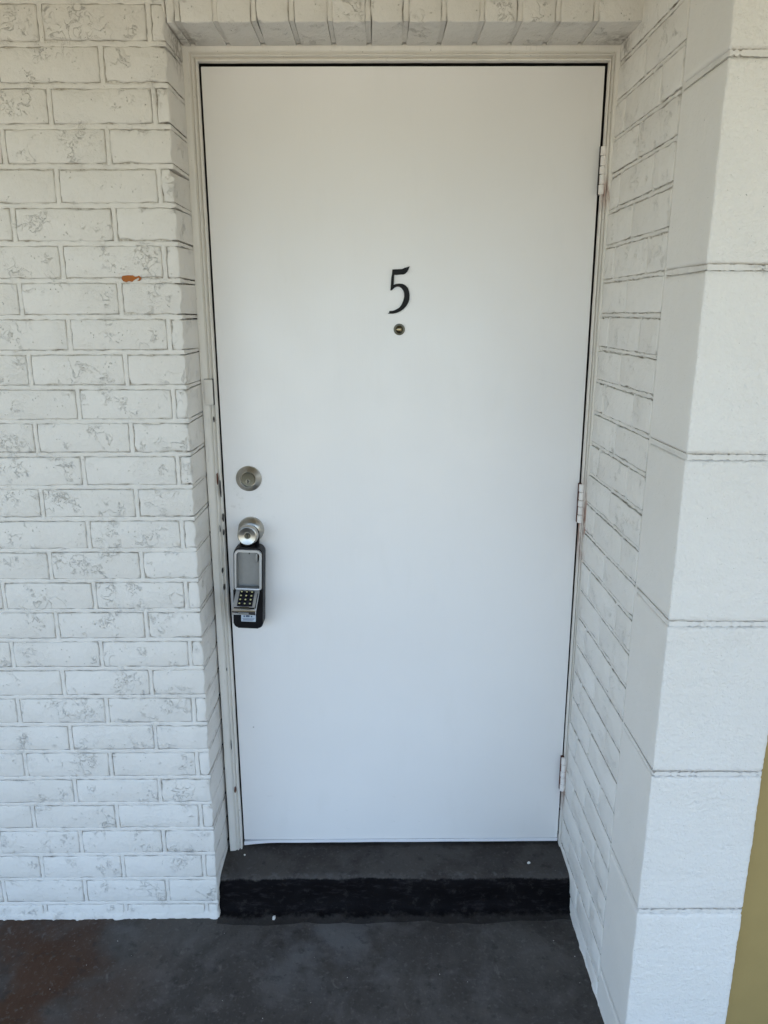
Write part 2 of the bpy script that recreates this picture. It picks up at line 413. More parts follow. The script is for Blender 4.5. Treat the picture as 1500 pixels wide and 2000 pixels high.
# the porch slab: wavy top, a real edge towards the yard
bm = bmesh.new(); NX, NY = 90, 60
x0, x1, y0, y1 = -6.0, 6.0, -3.3, .25
xs = sorted(set([x0 + (x1-x0)*i/30 for i in range(31)] + [-1 + 2.4*i/60 for i in range(61)]))
ys = [y0 + (y1-y0)*j/54 for j in range(55)]
g = [[bm.verts.new((x, y, FLOOR + .0022*noise.noise(Vector((x*5, y*5, 1))) + .0007*noise.noise(Vector((x*23, y*23, 4))))) for y in ys] for x in xs]
for i in range(len(xs)-1):
    for j in range(len(ys)-1): bm.faces.new((g[i][j], g[i+1][j], g[i+1][j+1], g[i][j+1]))
lo = [bm.verts.new((x, y0, -.30)) for x in xs]
for i in range(len(xs)-1): bm.faces.new((lo[i], lo[i+1], g[i+1][0], g[i][0]))
link('floor', mesh('floor', bm, True), M_FLOOR, kind='structure')
bm = bmesh.new(); box(bm, -3.6, 6, -2.75, 4.5, CEIL, CEIL+.25); box(bm, -3.6, 6, -2.85, -2.752, SHADE_BEAM, CEIL+.27)   # roof slab, plus an unseen beam added in front to hold back sky light
link('porch_roof', mesh('porch_roof', bm), M_CEIL, kind='structure')

# ------------------------------------------------------------------ the facade: bricks left of the door, soldier course over it
wall = empty('brick_wall', (XL, YF, FLOOR), 'white painted brick wall left of the door with soldier course over it', 'brick wall')
wall_inv = Vector((-XL, -YF, -FLOOR))
def W(x, y, z): return (x-XL, y-YF, z-FLOOR)
bm_m = bmesh.new()                                # the mortar, in wall coordinates
LEFT_END = -1.02
def lean(z): return -.006*(1.5-z)                 # the whole wall leans by a few millimetres
k = -2; sd_ = 100; D = .163
KTOP = 31
while k <= KTOP:
    z0 = jz(k)+JT/2 if k > -2 else FLOOR-.03
    z1 = jz(k+1)-JT/2; h = z1-z0; zc = (z0+z1)/2; ln = lean(zc)
    e = XL + ln
    first = .130 if k % 2 else .0275               # corner pieces alternate: near half brick, then a sliver
    P, gap = .2205, .0108
    xr = e; Ls = []
    zjoint = []
    Ls.append((first, xr-first/2)); xr -= first
    zjoint.append(xr-gap/2)
    while xr > LEFT_END:
        xr -= gap; L = P-gap + rng.choice((-.003, 0, 0, .003))
        Ls.append((L, xr-L/2)); xr -= L; zjoint.append(xr-gap/2)
    for i, (L, xc) in enumerate(Ls):
        if L < .05: brick(wall, L, h, D, *W(xc, YF, zc), M_BRICK, nl=3, nh=4, chip=.3)
        else: brick(wall, L, h, D, *W(xc, YF, zc), M_BRICK, nl=9 if L > .15 else 7, nh=4, **(dict(chip=.26) if i == 0 else {}))
    for xj in zjoint:
        sd_ += 1; c = W(xj, YF+.0013, 0)
        strip_z(bm_m, c[0], z0-FLOOR-.002, z1-FLOOR+.002, gap-.0014, c[1], c[1]+.03, sd_, rough=.0009)
    if k > -2:
        sd_ += 1; c = W(0, YF+.0012, jz(k))
        strip_x(bm_m, LEFT_END-XL-.25, e-XL-.002, c[2], JT-.0014, c[1], c[1]+.03, sd_, rough=.0010)
        # the same joint on the reveal side (runs in y)
        q = random.Random(sd_*3); rows = []; n = 14
        for i in range(n+1):
            y = YF+.0022 + (.150)*i/n; a = (JT-.0022)/2 + q.uniform(-.0007, .0009); b = (JT-.0022)/2 + q.uniform(-.0007, .0009)
            ee = e - .0012 + q.uniform(-.0005, .0006)
            rows.append([bm_m.verts.new(W(ee-.03, y, jz(k)+a)), bm_m.verts.new(W(ee, y, jz(k)+a*.8)), bm_m.verts.new(W(ee, y, jz(k)-b*.8)), bm_m.verts.new(W(ee-.03, y, jz(k)-b))])
        for A, B in zip(rows, rows[1:]):
            for j in range(3): bm_m.faces.new((A[j], A[j+1], B[j+1], B[j]))
        for A in (rows[0], rows[-1]): bm_m.faces.new(A)
    k += 1
# ragged foot where the white paint runs out onto the black floor
def foot(bmx, path, seed, amp=1.0):
    q = random.Random(seed); rows = []
    for i, (p, nrm_) in enumerate(path):
        a = .0020 + .0110*max(0, noise.noise(Vector((i*.17, seed, 0)))) + .0075*max(0, noise.noise(Vector((i*.61, seed, 5))))
        hz = .0060 + .0140*noise.noise(Vector((i*.21, seed, 9)))
        a *= amp; hz *= amp
        b = Vector(p) + Vector(nrm_)*a; c = Vector(p) + Vector(nrm_)*a*.75
        rows.append([bmx.verts.new((p[0]-nrm_[0]*.004, p[1]-nrm_[1]*.004, FLOOR+.016*amp+hz)), bmx.verts.new((c.x, c.y, FLOOR+.009*amp+hz*.6)), bmx.verts.new((b.x, b.y, FLOOR+.0030)), bmx.verts.new((b.x, b.y, FLOOR-.006))])
    for A, B in zip(rows, rows[1:]):
        for j in range(3): bmx.faces.new((A[j], A[j+1], B[j+1], B[j]))
pth = [((LEFT_END + (XL-.011-.006-LEFT_END)*i/150, YF, 0), (0, -1, 0)) for i in range(151)] + [((XL-.011-.002, YF+.002, 0), (.7, -.7, 0)), ((XL-.011, YF+.008, 0), (1, 0, 0)), ((XL-.011, YF+.03, 0), (1, 0, 0))]
bmf = bmesh.new(); foot(bmf, pth, 4)
for v in bmf.verts: v.co = Vector(W(*v.co))
link('ragged_foot', mesh('ragged_foot', bmf, True), M_MORTAR, wall)
# soldier course over the opening
SP = .0777; SX0 = -.0085 - SP; NS = 13
SH = .20; sz0 = SOFF; sz1 = SOFF+SH
for i in range(NS):
    x0 = SX0 + SP*i + .0052; x1 = SX0 + SP*(i+1) - .0052
    if i == 0: x0 = XL + .006
    if i == NS-1: x1 = .945
    L = x1-x0
    o = brick(wall, SH, L, D-.02, *W((x0+x1)/2, YF, (sz0+sz1)/2), M_BRICK, nl=8, nh=4, plainends=True)
    o.rotation_euler = (rng.uniform(-.006, .006), R(90)+rng.uniform(-.006, .006), 0)
    sd_ += 1
    c = W(SX0+SP*i if i else XL+.001, YF+.0022, 0)
    strip_z(bm_m, c[0], sz0-FLOOR+.0032, sz1-FLOOR+.01, .0099 if i else .006, c[1], c[1]+.13, sd_, rough=.0008)
# courses above the soldier course up to the roof
kk = 0; zt = sz1 + JT
while zt < CEIL-.02:
    h = DJ-JT; x = XL+.012; o_ = 0 if kk % 2 else .105
    sd_ += 1; strip_x(bm_m, W(XL, 0, 0)[0]+.002, W(.945, 0, 0)[0], zt-JT/2-FLOOR, JT-.0022, .0012, .03, sd_)
    while x < .93:
        L = min(.2097 if o_ == 0 else o_, .945-x); o_ = 0
        if L > .03:
            brick(wall, L, h, D-.02, *W(x+L/2, YF, zt+h/2), M_BRICK, nl=8, nh=4)
            sd_ += 1; strip_z(bm_m, W(x+L+.0054, 0, 0)[0], zt-FLOOR, zt+h-FLOOR, .0086, .0013, .03, sd_)
        x += L+.0108
    zt += DJ; kk += 1
link('mortar', mesh('mortar', bm_m), M_MORTAR, wall)
# backing behind the joints: bare joint bed, and the rest of the wall to the left and above
bm = bmesh.new()
def wbox(x0, x1, y0, y1, z0, z1):
    a, b = W(x0, y0, z0), W(x1, y1, z1); box(bm, a[0], b[0], a[1], b[1], a[2], b[2])
wbox(-1.20, XL-.014, YF+.0062, YF+.158, FLOOR-.05, CEIL)
wbox(XL-.013, 1.13, YF+.0085, YF+.120, SOFF+.0135, CEIL)
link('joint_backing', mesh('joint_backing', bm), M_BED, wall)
bm = bmesh.new(); wbox(-3.8, -1.2505, YF+.001, .1, FLOOR-.05, CEIL); wbox(-1.25, -.06, -.004, .11, FLOOR-.05, CEIL); wbox(-.0595, 1.4, .066, .14, SOFF, CEIL)
wbox(.99, 6, .066, .14, FLOOR-.05, SOFF-.001)
link('wall_core', mesh('wall_core', bm), M_MORTAR, wall)
def splat(name, pts, y, mat, parent, t=.0006, seed=1, tf=None):
    me = prism(name, pts, y-t, y+.002)
    return link(name, me, mat, parent)
# a bare orange patch in the bed joint where the paint has come off
px = [(-.163, 1.573), (-.152, 1.5745), (-.140, 1.5742), (-.136, 1.571), (-.131, 1.5715), (-.127, 1.5735), (-.1235, 1.5705), (-.1225, 1.566), (-.126, 1.5625),
      (-.132, 1.5620), (-.128, 1.5645), (-.1265, 1.568), (-.130, 1.5695), (-.1335, 1.5665), (-.138, 1.5645), (-.143, 1.5605), (-.150, 1.562), (-.156, 1.5598), (-.162, 1.5615), (-.1655, 1.567)]
P_ = [(x-XL, z-FLOOR) for x, z in px]
link('bare_patch', prism('bare_patch', P_, -.0011, .004), M_ORANGE, wall, label='bare orange brick patch where the white paint flaked off')

# ------------------------------------------------------------------ the side wall right of the door: brick, then grey block end, all white
side = empty('side_wall', (0, 0, 0), 'white painted side wall of brick ending in a concrete block pier beside ochre wall', 'wall')
TILT = .0095
side.matrix_world = Matrix.Translation((XR, 0, 1.5)) @ Matrix.Rotation(TILT, 4, 'Y') @ Matrix.Rotation(R(-90), 4, 'Z') @ Matrix.Translation((0, 0, -1.5))
BE, BB, BF, BW = .425, .4345, .619, .217           # brick end, block back, block front (towards the viewer), block width
bm_m = bmesh.new()
for k in range(-2, KTOP+1):
    z0 = jz(k)+JT/2 if k > -2 else FLOOR-.03; z1 = jz(k+1)-JT/2; h = z1-z0; zc = (z0+z1)/2
    ends = [BE, .318, .098, -.03] if k % 2 == 0 else [BE, .2085, -.03]
    for a, b in zip(ends, ends[1:]):
        u1 = a - (.004 if a != BE else 0); u0 = b + .004
        L = u1-u0
        brick(side, L, h, .19, (u0+u1)/2, 0, zc, M_REVEAL, nl=8, nh=4, bv=.55)
    for u in ends[1:-1]:
        sd_ += 1; strip_z(bm_m, u, z0-.002, z1+.002, .0062, .0004, .03, sd_, rough=.0004)
    sd_ += 1; strip_z(bm_m, BE+.0048, z0-.008, z1+.008, .0074, .0012, .05, sd_)
    if k > -2: sd_ += 1; strip_x(bm_m, -.03, BE-.001, jz(k)+.0005, JT-.0036, .0012, .03, sd_, rough=.0013)
BJ = [-.33, -.022, .306, .624, .937, 1.248, 1.563, 1.877, 2.19, 2.51, 2.83]
for i, (a, b) in enumerate(zip(BJ, BJ[1:])):
    a2, b2 = max(a+.006, FLOOR-.05), min(b-.006, CEIL+.0)
    bm = bmesh.new(); q = random.Random(50+i)
    # block as a closed rounded shell with uneven arrises
    nz = 60; ring0 = [(BB, 0.0), (.50, 0.0), (.56, 0), (BF-.006, .0), (BF-.0016, .0005), (BF-.0004, .0018), (BF, .005), (BF, .06), (BF, .12), (BF, BW-.011), (BF-.0012, BW-.004), (BF-.004, BW-.001), (BF-.012, BW), (BB, BW)]
    rows = []
    for j in range(nz+1):
        t = j/nz; z = a2 + (b2-a2)*t
        e = 0.0
        d = min(z-a2, b2-z)
        if d < .006: e = .0032*(1-d/.006)**2
        row = []
        for m, (u, v) in enumerate(ring0):
            wob = .0008*noise.noise(Vector((z*22, i*3.1, m*.3))) + .0008*noise.noise(Vector((z*140, i*7.7, m*.5)))
            if m in (10, 11, 12): wob *= .9
            cu = u - e if u > BF-.01 else u; cv = v
            if m in (0, 1, 2, 3): cv = v + e
            if m >= 11: cv = v - e + wob
            if 3 <= m <= 6: cv += wob*.8
            if m >= 4 and m <= 11: cu += wob
            row.append(bm.verts.new((cu, cv, z)))
        rows.append(row)
    nr = len(ring0)
    for A, B in zip(rows, rows[1:]):
        for m in range(nr):
            f = bm.faces.new((A[m], A[(m+1) % nr], B[(m+1) % nr], B[m])); f.material_index = 0 if 4 <= m <= 12 else 1
    bm.faces.new(rows[0][::-1]); bm.faces.new(rows[-1])
    me = mesh('concrete_block', bm); smooth_angle(me, 60); me.materials.append(M_BLOCK); me.materials.append(M_BLOCKSIDE)
    link('concrete_block', me, None, side)
    if b < CEIL:
        # bed joint of the pier, tooled nearly flush, wrapping the corner
        z = b; q = random.Random(900+i); rows = []
        path = [(BB-.004, .0016, 0), (.50, .0016, 0), (BF-.006, .0016, 0), *[(BF-.0018+q.uniform(-.0006, .0006), .003+(BW-.007)*t/44, 1) for t in range(45)], (BF-.006, BW-.0006, 2), (BB, BW-.0006, 2)]
        for (u, v, _) in path:
            hh = .0046 + q.uniform(-.0010, .0010) - (q.uniform(.0010, .0026) if q.random() < .14 else 0); inn = (.03 if u < BF-.01 else 0)
            iu = u if u < BF-.01 else u-.03; iv = v+.03 if v < .1 else v-.03
            rows.append([bm_m.verts.new((iu, iv, z+hh)), bm_m.verts.new((u, v, z+hh)), bm_m.verts.new((u, v, z-hh)), bm_m.verts.new((iu, iv, z-hh))])
        for A, B in zip(rows, rows[1:]):
            for j in range(3): bm_m.faces.new((A[j], A[j+1], B[j+1], B[j]))
pth = [((-.02 + (BF+.002)*i/90, 0, 0), (0, -1, 0)) for i in range(91)]
foot(bm_m, pth, 14, .5)
link('mortar', mesh('mortar', bm_m), M_MORTAR, side)
bm = bmesh.new(); box(bm, -.06, BE+.002, .0062, .19, FLOOR-.05, CEIL); box(bm, BE+.004, BF-.009, .010, BW-.010, FLOOR-.05, CEIL)
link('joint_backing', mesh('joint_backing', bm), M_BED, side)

# the ochre wall that carries on to the right of the pier
gold = empty('ochre_wall', (1.5, -.59, FLOOR), 'smooth ochre yellow wall at the right edge beside white block pier', 'wall')
bm = bmesh.new(); box(bm, 1.02-1.5, 6-1.5, 0, .12, -.05, CEIL-FLOOR)
link('rendered_face', mesh('rendered_face', bm), M_GOLD, gold)

# ------------------------------------------------------------------ the step
bm = bmesh.new()
prof = [(.06, -.010), (.02, -.0105), (-.03, -.011), (-.07, -.0115), (-.105, -.0125), (-.119, -.0136), (-.1275, -.0160), (-.1325, -.0205), (-.1355, -.0280), (-.1375, -.042), (-.139, -.060),
        (-.1415, -.074), (-.145, -.087), (-.150, -.097), (-.157, -.1045), (-.167, -.1095), (-.182, -.1125), (-.200, -.1150)]
n = 120; rows = []
for i in range(n+1):
    x = XL-.012 + (XR+.010-XL+.012)*i/n; row = []
    for j, (y, z) in enumerate(prof):
        a = noise.noise(Vector((x*4.2, y*5, z*5)))*.0085 + noise.noise(Vector((x*17, y*24, z*24+3)))*.0055 + max(0, noise.noise(Vector((x*9, 3, 1)))-.25)*(-.014 if 4 <= j <= 7 else 0) + noise.noise(Vector((x*70, y*60, z*60)))*.0007
        wgt = (1.0 if j < 13 else .35) if j > 4 else .45
        row.append(bm.verts.new((x, y - a*wgt*(1 if j > 4 else 0), z + a*wgt*(.5 if j > 4 else .55))))
    rows.append(row)
for A, B in zip(rows, rows[1:]):
    for j in range(len(prof)-1): bm.faces.new((A[j], A[j+1], B[j+1], B[j]))
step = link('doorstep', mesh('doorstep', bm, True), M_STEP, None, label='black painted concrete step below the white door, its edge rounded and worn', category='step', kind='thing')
bm = bmesh.new(); box(bm, -.03, .94, .050, .12, -.03, .024)  # unseen dark block added behind the door to stop light leaking under it
link('leak_stop', mesh('leak_stop', bm), M_GAP, step)

# ------------------------------------------------------------------ the door frame
frame = empty('doorframe', (0, -.02, 0), 'old white painted wooden frame around the door with chipped edges', 'door frame')
FY = -.020
# section of the moulding: (distance out from the opening's lip, y)
sect = [(-.002, .012), (-.002, -.0035), (-.0008, -.0050), (.0022, -.0055), (.0034, -.0045), (.0042, -.0015), (.0062, .0002), (.0085, -.0060), (.0105, -.0090), (.0128, -.0092),
        (.0142, -.0070), (.0150, -.0045), (.0158, -.0070), (.0168, -.0078), (.0178, -.0070), (.0188, -.0085), (.0215, -.0105), (.034, -.0118), (.0395, -.0118), (.041, -.0095), (.041, .03)]
LIPL, LIPR, LIPT = -.0055, .9205, 2.0395
def mould(name, pts_fn, n, cap=True):
    bm = bmesh.new(); rows = []
    for i in range(n+1): rows.append([bm.verts.new(v) for v in pts_fn(i/n)])
    for A, B in zip(rows, rows[1:]):
        for j in range(len(A)-1): bm.faces.new((A[j], A[j+1], B[j+1], B[j]))
    if cap: bm.faces.new(rows[0]); bm.faces.new(rows[-1][::-1])
    me = mesh(name, bm); smooth_angle(me, 38); return me
def wob(z, s): return .0007*noise.noise(Vector((z*7, s, 0))) + .00045*noise.noise(Vector((z*40, s, 2)))
def left_f(t):
    out = []
    for d, y in sect:
        z = -.014 + (LIPT + d + .014)*t
        out.append((LIPL - d*.80 + wob(z, d*90), y+.0 + wob(z, d*60+9)*.6, z-0))
    return out
def right_f(t):
    out = []
    for d, y in sect:
        z = -.014 + (LIPT + d + .014)*t
        out.append((LIPR - .0035*(1-z/2.05) + d*.55 + wob(z, d*90+40) - .0075*max(0, (1.5-z)/1.5)*min(1, d/.03), y + wob(z, d*60+70)*.6, z))
    return out
def head_f(t):
    out = []
    for d, y in sect:
        x = (LIPL - d*.8) + ((LIPR + d*.55) - (LIPL - d*.8))*t
        out.append((x, y + wob(x, d*60+33)*.6, LIPT + d*.80 + wob(x, d*90+77)))
    return out
for f_, nm in ((left_f, 'jamb'), (right_f, 'jamb'), (head_f, 'head')):
    link(nm, mould(nm, f_, 70), M_FRAME, frame, (0, .008 - FY - .02, 0))
# rabbet behind the moulding: bare and dark in the gap
bm = bmesh.new()
box(bm, -.055, -.0062, .0215, .095, -.02, 2.062); box(bm, .9255, .99, .0215, .095, -.02, 2.062); box(bm, -.0061, .9254, .0215, .095, 2.0425, 2.062)
box(bm, -.0061, .010, .069, .095, -.02, 2.0424); box(bm, .904, .9254, .069, .095, -.02, 2.0424); box(bm, .0101, .9039, .069, .095, 2.020, 2.0424)
link('rabbet', mesh('rabbet', bm), M_GAP, frame)
# painted-over latch plate on the left jamb
me = bevbox('latch_plate', -.0290, -.0095, -.0105, .004, 1.2745, 1.3365, .0010)
lp = link('latch_plate', me, M_FRAME, frame)
bm = bmesh.new(); box(bm, -.0298, -.0087, -.0052, .003, 1.2737, 1.3373)  # slightly larger dark box, a painted shadow outline round the plate
link('plate_shadow', mesh('plate_shadow', bm), M_GAP, lp)
bm = bmesh.new(); box(bm, -.0272, -.0112, -.0116, -.0100, 1.3265, 1.3305); box(bm, -.0272, -.0112, -.0114, -.0100, 1.2775, 1.2800)
link('plate_rib', mesh('plate_rib', bm), M_FRAME, lp)
def blob(cx, cz, w_, h_, seed, n=11):
    q = random.Random(seed)
    return [(cx + w_/2*math.cos(2*math.pi*i/n)*q.uniform(.6, 1.1), cz + h_/2*math.sin(2*math.pi*i/n)*q.uniform(.7, 1.1)) for i in range(n)]
for i, (cx, cz, w_, h_, mt) in enumerate(((-.0125, 1.088, .0048, .034, M_WOODCHIP), (-.0135, .188, .006, .018, M_WOODCHIP), (-.0125, 1.238, .003, .016, M_DARKCHIP),
        (-.006, 1.062, .004, .05, M_DARKCHIP), (-.0035, .985, .005, .022, M_DARKCHIP), (-.0125, .842, .0045, .016, M_DARKCHIP), (-.011, .795, .0042, .018, M_DARKCHIP), (-.004, .945, .004, .018, M_DARKCHIP),
        (-.0128, .955, .0022, .02, M_DARKCHIP), (-.0165, .56, .0022, .010, M_DARKCHIP), (-.0170, .33, .0020, .03, M_DARKCHIP))):
    link('paint_chip', prism('paint_chip', blob(cx, cz, w_, h_, 300+i), -.0030, .004), mt, frame)

# ------------------------------------------------------------------ the door
door = empty('door', (0, 0, 0), 'plain white flush door numbered 5 with knob, deadbolt and peephole', 'door')
me = bevbox('leaf', 0, DW, 0, .044, .0075, DH, .0018, 2)
link('leaf', me, M_DOOR, door)
# bottom sweep, its left end curling down and away
bm = bmesh.new(); rows = []
for i in range(41):
    t = i/40; x = .0005 + (DW-.001)*t; c = max(0, 1-t/.11)**1.6
    z1 = .0070 - .0035*c; z0 = -.0025 - .0055*c + .0008*noise.noise(Vector((x*9, 0, 0))); y = -.0022 - .003*c
    rows.append([bm.verts.new((x, .02, z1)), bm.verts.new((x, y+.0008, z1)), bm.verts.new((x, y, z1-.001)), bm.verts.new((x, y, z0+.0008)), bm.verts.new((x, y+.001, z0)), bm.verts.new((x, .02, z0))])
for A, B in zip(rows, rows[1:]):
    for j in range(5): bm.faces.new((A[j], A[j+1], B[j+1], B[j]))
bm.faces.new(rows[0]); bm.faces.new(rows[-1][::-1])
link('door_sweep', mesh('door_sweep', bm), M_SWEEP, door)
# number 5, a thick brushed painted cut-out
five = [(.4322,1.5934),(.4421,1.5939),(.4556,1.5944),(.4619,1.5973),(.4738,1.6005),(.4718,1.5953),(.4682,1.5883),(.463,1.5834),(.4588,1.5819),(.4505,1.5817),(.4421,1.5809),(.4369,1.5812),(.4364,1.5744),(.4356,1.5584),
    (.4421,1.5604),(.4484,1.5611),(.4568,1.5604),(.4641,1.5568),(.4694,1.5513),(.4726,1.5432),(.4739,1.5341),(.4735,1.524),(.4706,1.5159),(.4654,1.5077),(.4591,1.5016),(.4517,1.4965),(.4422,1.4925),(.4337,1.4907),(.421,1.491),
    (.4242,1.4936),(.4248,1.4974),(.4337,1.4978),(.4422,1.5012),(.4496,1.5057),(.4548,1.5129),(.459,1.522),(.4609,1.5311),(.4605,1.5392),(.4584,1.5453),(.4537,1.5508),(.4484,1.5538),(.4432,1.5541),(.4379,1.5519),(.4322,1.5468),
    (.4285,1.5446),(.4274,1.5464),(.428,1.5504),(.4296,1.5745),(.4311,1.5825)]
link('number_five', prism('number_five', five, -.0042, .001), M_BLACK, door)
# peephole
ph = link('peephole', lathe('peephole', [(.0138, -.001), (.0138, .0018), (.0128, .0030), (.0100, .0034), (.0090, .0026), (.0088, .0012), (0, .0010)], 28), M_NICKEL_D, door, (.4491, 0, 1.4535))
link('lens', lathe('lens', [(.0088, .0008), (.0078, .0026), (.0055, .0042), (.0028, .0050), (0, .0052)], 24), M_BRASS, ph)
# deadbolt
db = link('deadbolt', lathe('deadbolt', [(.0328, -.001), (.0328, .0035), (.0322, .0050), (.0215, .0125), (.0203, .0138), (.0198, .0136), (.0193, .0070), (.0150, .0068)], 48, 30), M_NICKEL, door, (.0640, 0, 1.0830))
cy = link('lock_cylinder', lathe('lock_cylinder', [(.0178, .0066), (.0178, .0124), (.0170, .0136), (.0132, .0130), (0, .0130)], 40, 30), M_NICKEL_D, db)
cy2 = link('key_plug', lathe('key_plug', [(.0066, .0108), (.0066, .0138), (.0060, .0145), (0, .0145)], 28, 30), M_PLUG, db, (-.0005, 0, -.0050))
bm = bmesh.new(); box(bm, -.0019, .0009, -.0151, -.0138, -.0102, .0002); box(bm, -.0005, .0026, -.0151, -.0138, -.0068, -.0038)
link('keyway', mesh('keyway', bm), M_KEYWAY, db)
# knob
kb = link('door_knob', lathe('door_knob', [(.0340, -.001), (.0340, .0030), (.0332, .0055), (.0300, .0085), (.0235, .0150), (.0180, .0175), (.0110, .0186), (.0086, .0200), (.0086, .0370), (.0150, .0405), (.0215, .0425),
    (.0255, .0460), (.0268, .0510), (.0266, .0560), (.0256, .0610), (.0238, .0648), (.0222, .0655), (.0150, .0628), (.0092, .0614), (.0090, .0596), (.0070, .0596)], 56, 32), M_NICKEL, door, (.0640, 0, .9475))
link('key_plug', lathe('key_plug', [(.0076, .0596), (.0076, .0622), (.0070, .0628), (.0058, .0624), (.0056, .0616), (0, .0616)], 28, 30), M_NICKEL_D, kb)
bm = bmesh.new(); box(bm, -.0013, .0011, -.0622, -.0610, -.0042, .0042); box(bm, -.0030, .0028, -.0623, -.0610, .0022, .0046)
link('keyway', mesh('keyway', bm), M_KEYWAY, kb)
# hinges on the right edge, five knuckles each, painted over, rust below
for hi, (zb, zt_, hx, rust) in enumerate(((1.7585, 1.8630, .9200, 1), (.9640, 1.0670, .9180, 3), (.1720, .2780, .9160, 4))):
    H_ = zt_-zb; bm = bmesh.new(); box(bm, -.0035, .0015, .002, .012, -H_/2, H_/2)
    hg = link('hinge', mesh('hinge', bm), M_HINGE if rust < 3 else M_RUST, door, (hx, -.0105, (zb+zt_)/2))
    kl = [.21, .21, .17, .21, .20]; z = -H_/2
    for j, f in enumerate(kl):
        hh = H_*f; r = .0070
        bm = bmesh.new(); nn = 18
        a_, b_ = z+.0006, z+hh-.0006
        rings = [[bm.verts.new(((rr)*math.cos(2*math.pi*i/nn), (rr)*math.sin(2*math.pi*i/nn)-.001, zz)) for i in range(nn)] for rr, zz in ((r-.0012, a_), (r, a_+.0010), (r, b_-.0010), (r-.0012, b_))]
        for A, B in zip(rings, rings[1:]):
            for i in range(nn): bm.faces.new((A[i], A[(i+1) % nn], B[(i+1) % nn], B[i]))
        bm.faces.new(rings[0][::-1]); bm.faces.new(rings[-1])
        me = mesh('knuckle', bm); smooth_angle(me, 40)
        kk_ = link('knuckle', me, M_HINGE, hg); kk_.location.x = .0004*((j % 2)*2-1)
        z += hh
    if rust > 1:                                   # rust that has bled along the jamb side of the barrel
        q = random.Random(700+hi)
        link('rust_streak', prism('rust_streak', [(.0062+q.uniform(-.0008, .0010)+(.0024 if i > 6 else 0), -H_/2-.012+(H_*.75)*(i % 7)/6*(1 if i < 7 else 1) if i < 7 else -H_/2-.012+(H_*.75)*(13-i)/6) for i in range(14)], -.0052, .004), M_RUST, hg)
    link('hinge_outline', (lambda b: (box(b, -.0076, .0092, .0010, .0115, -H_/2+.001, H_/2+.0005), mesh('hinge_outline', b))[1])(bmesh.new()), M_RUST if rust > 1 else M_GAP, hg)  # dark box added behind the barrel to outline it on both sides

# ------------------------------------------------------------------ the key lock box hanging open on the knob
lb = empty('lock_box', (.064, -.03, .9475), 'black and grey key lock box hanging open from the door knob, keypad lid folded down', 'lock box')
lb.rotation_euler = (0, R(2.6), 0)
def L_(z): return z-.9475
# local axes: x across, y depth (0 = world y -.03), z up
arch = [(-.0200, .004, L_(.895))] + [(-.0200, .004, L_(.943))] + [(.0200*math.cos(R(180-a)), .004, -.004+.0180*math.sin(R(a))) for a in range(15, 180, 15)] + [(.0200, .004, L_(.943)), (.0200, .004, L_(.895))]
link('shackle', tube('shackle', arch, .0050, 12), M_RUBBER, lb)
out_ = rrect(-.0385, .0385, L_(.692), L_(.913), (.013, .013, .019, .019), 6)
def shell_mesh():
    bm = bmesh.new()
    def ext(pts, y0, y1, bev):
        f = [bm.verts.new((x, y0, z)) for x, z in pts]; b = [bm.verts.new((x, y1, z)) for x, z in pts]
        top = bm.faces.new(f); bm.faces.new(b[::-1]); n = len(pts)
        for i in range(n): bm.faces.new((f[i], b[i], b[(i+1) % n], f[(i+1) % n]))
        if bev: bmesh.ops.bevel(bm, geom=[e for e in top.edges], offset=bev, segments=3, profile=.5, affect='EDGES')
    ext(out_, .0005, .0215, 0)                                                     # back half
    ext(rrect(-.0384, .0384, L_(.6921), L_(.7985), (.013, .013, .003, .003), 6), -.0225, .0004, .004)   # lower front, below the compartment
    up_o = rrect(-.0384, .0384, L_(.7987), L_(.9129), (.001, .001, .019, .019), 6); up_i = rrect(-.0350, .0350, L_(.8002), L_(.9085), (.001, .001, .0145, .0145), 6)
    n = len(up_o); A = [bm.verts.new((x, .0004, z)) for x, z in up_o]; B = [bm.verts.new((x*.995, -.0160, z)) for x, z in up_o]; B2 = [bm.verts.new((x*.975, -.0195, z*1.0)) for x, z in up_o]
    C = [bm.verts.new((x, -.0195, z)) for x, z in up_i]; D_ = [bm.verts.new((x, .0004, z)) for x, z in up_i]
    for P, Q in ((A, B), (B, B2), (B2, C), (C, D_)):
        for i in range(n): bm.faces.new((P[i], P[(i+1) % n], Q[(i+1) % n], Q[i]))
    me = mesh('shell', bm); smooth_angle(me, 40); return me
link('shell', shell_mesh(), M_RUBBER, lb)
bm = bmesh.new()
# grey inner body: rim with a hollow
o1 = rrect(-.0355, .0355, L_(.800), L_(.9080), (.006, .006, .014, .014), 6); o2 = rrect(-.0295, .0295, L_(.803), L_(.9015), (.003, .003, .009, .009), 6)
yf, yb, yd = -.0265, -.015, -.002
r0 = [bm.verts.new((x, yb, z)) for x, z in o1]; r1 = [bm.verts.new((x*.985, yf+.0012, z)) for x, z in o1]; r1b = [bm.verts.new((x*.965, yf, z*1.0 if True else z)) for x, z in o1]
r2 = [bm.verts.new((x, yf, z)) for x, z in o2]; r3 = [bm.verts.new((x*.95, yd, z)) for x, z in o2]
n = len(o1)
for A, B in ((r0, r1), (r1, r1b), (r1b, r2)):
    for i in range(n): bm.faces.new((A[i], A[(i+1) % n], B[(i+1) % n], B[i]))
for i in range(n):
    f = bm.faces.new((r2[i], r2[(i+1) % n], r3[(i+1) % n], r3[i])); f.material_index = 1
bm.faces.new(r3).material_index = 1
me = mesh('key_compartment', bm); smooth_angle(me, 40); me.materials.append(M_SILVER); me.materials.append(M_SILVER2)
